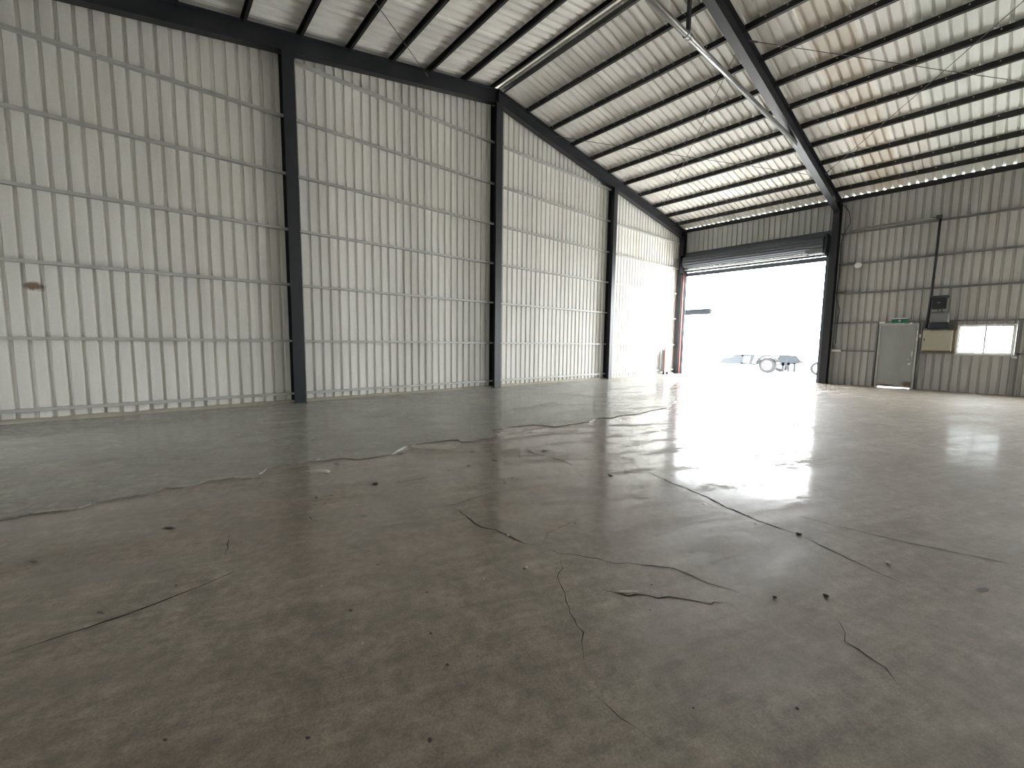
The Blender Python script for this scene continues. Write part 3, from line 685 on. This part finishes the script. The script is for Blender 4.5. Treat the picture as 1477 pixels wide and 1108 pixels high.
# ------------------------------------------------------------------ outside in the glare
tk = empty('flatbed_trailer', (25.6, 9.2, 0))
X0 = 25.4
def P(y, z): return (y, z)
def plate(name, pr, x0, x1, mat, parent):
    bm = bmesh.new(); sweep(bm, pr, (x0, 0, 0), (x1, 0, 0), (0, 1, 0), (0, 0, 1))
    bmesh.ops.triangulate(bm, faces=[f for f in bm.faces if len(f.verts) > 4]); return link(name, bm, mat, parent)
plate('drawbar', [(11.15, .42), (10.75, .52), (10.62, .72), (10.1, .80), (9.95, .96), (9.5, .98), (9.5, .45), (10.3, .40)], X0, X0+.5, 'truck', tk)
fr = [(9.62, .98), (8.93, .98), (8.93, .86), (9.56, .86)]
plate('upper_rail', fr, X0, X0+.12, 'truck', tk)
plate('frame_post', [(9.12, .86), (8.95, .86), (9.05, .5), (9.2, .5)], X0, X0+.12, 'truck', tk)
plate('lower_rail', [(9.62, .5), (8.85, .5), (8.85, .4), (9.62, .4)], X0, X0+.12, 'truck', tk)
arch = [(8.28+.56*math.cos(t), .42+.56*math.sin(t)) for t in np.linspace(0.05, math.pi-.35, 18)] + [(8.28+.49*math.cos(t), .42+.49*math.sin(t)) for t in np.linspace(math.pi-.35, .05, 18)]
plate('mudguard', arch, X0-.05, X0+.35, 'truck', tk)
plate('tail_box', [(7.72, 1.0), (6.95, .98), (6.72, .72), (6.55, .62), (6.75, .60), (6.95, .56), (7.55, .42), (7.70, .62)], X0, X0+.4, 'truck', tk)
for y in (7.5, 7.25, 6.98): plate('tail_post', [(y-.05, .6), (y+.06, .6), (y+.06, .12), (y-.05, .12)], X0, X0+.08, 'truck', tk)
def wheel(name, c, r, w, parent, ax=(1, 0, 0)):
    e = None
    bm = bmesh.new(); lathe(bm, [(-w/2, r*.62), (-w/2, r*.93), (-w/2+.03, r), (w/2-.03, r), (w/2, r*.93), (w/2, r*.62)], c, ax, 32); t = link('tyre', bm, 'tyre', parent, False)
    bm = bmesh.new(); lathe(bm, [(-w/2-.006, .02), (-w/2-.006, r*.6), (-w/2+.05, r*.64), (w/2-.03, r*.64), (w/2-.03, .02)], c, ax, 32); link('wheel_rim', bm, 'rim', t)
wheel('wheel', (X0+.15, 8.28, .42-.004), .42, .24, tk)
boxo('deck', (X0+.5, 6.9, .86), (X0+2.4, 10.0, .96), 'rim', tk); boxo('axle', (X0+.27, 8.24, .37), (X0+2.3, 8.32, .45), 'truck', tk)
wheel('wheel', (X0+2.3, 8.28, .42-.004), .42, .24, tk)
tag(tk, 'low blue grey trailer with arched mudguard parked in the glare outside', 'trailer')
sw2 = empty('spare_wheel', (26, 5.95, 0)); wheel('spare', (25.9, 6.05, .35-.004), .35, .2, sw2)
tag(sw2, 'upright wheel with white rim outside past the right door jamb', 'wheel')
ca = empty('neighbour_canopy', (25, 13.5, 0))
boxo('canopy_beam', (25.0, 11.35, 3.28), (25.25, 17, 3.58), 'canopy', ca); boxo('canopy_roof', (24.9, 11.5, 3.581), (29, 17, 3.64), 'rim', ca)
for y in (15.2, 16.8):
    for x in (25.05, 28.7): boxo('post', (x, y, -.004), (x+.12, y+.12, 3.28), 'canopy', ca)
tag(ca, 'grey canopy beam jutting into the bright doorway from outside', 'canopy')

# ------------------------------------------------------------------ bits lying on the floor
def lump(name, px, py, size, mat, label, group, flat=.6):
    p = pix_floor(px, py, 0); bm = bmesh.new(); bmesh.ops.create_icosphere(bm, subdivisions=2, radius=size/2)
    for v in bm.verts:
        v.co *= random.uniform(.8, 1.2); v.co.z *= flat
    lo = min(v.co.z for v in bm.verts)
    bmesh.ops.rotate(bm, verts=bm.verts[:], matrix=Matrix.Rotation(random.uniform(0, 6), 3, 'Z'))
    o = link(name, bm, mat); o.location = (p.x, p.y, -lo+(.0142 if py < 640 else .0002)); tag(o, label, name.split('_')[-1], group)
for a in [(759,820,.022),(733,773.5,.022),(472,683,.06),(464,846,.010),(698,836,.010),(1281,813,.03),(443,631,.03),(523,928,.008),(459,664.5,.035)]:
    lump('pebble', *a, 'pebble', {733: 'tiny pale pebble lying in the boldest crack of the floor', 759: 'tiny pale pebble touching a dark crumb on bare concrete',
         443: 'pale pebble lying on the smooth grey screed', 1281: 'pale pebble on the concrete beside the long scraped groove', 472: 'large pale pebble on brown concrete near the broken screed edge'}.get(a[0], 'tiny pale pebble lying loose on the worn brown concrete'), 'pebbles on the floor')
for a in [(756,821,.018),(1152,771,.045),(1117.5,862,.025),(1191,860,.034),(880,686.5,.05),(541,698.5,.06),(940,843.5,.012),(938,880,.010),(616,855,.012),(505,881,.016),(1150,1022,.012),(1000,1022,.010)]:
    lump('dirt_crumb', *a, 'crumb', {756: 'dark crumb touching a tiny pale pebble on the floor', 1152: 'large dark crumb at the end of the crack below the door reflection',
         1191: 'largest dark crumb where a short thin crack starts', 541: 'dark crumb of dirt near the broken screed edge', 1117.5: 'dark crumb at the faded end of the boldest crack', 940: 'tiny dark crumb between the two longest wavy cracks', 938: 'tiny dark crumb just in front of the short bold crack'}.get(a[0], 'small dark crumb of dirt lying loose on the worn brown concrete'), 'crumbs on the floor', .25)
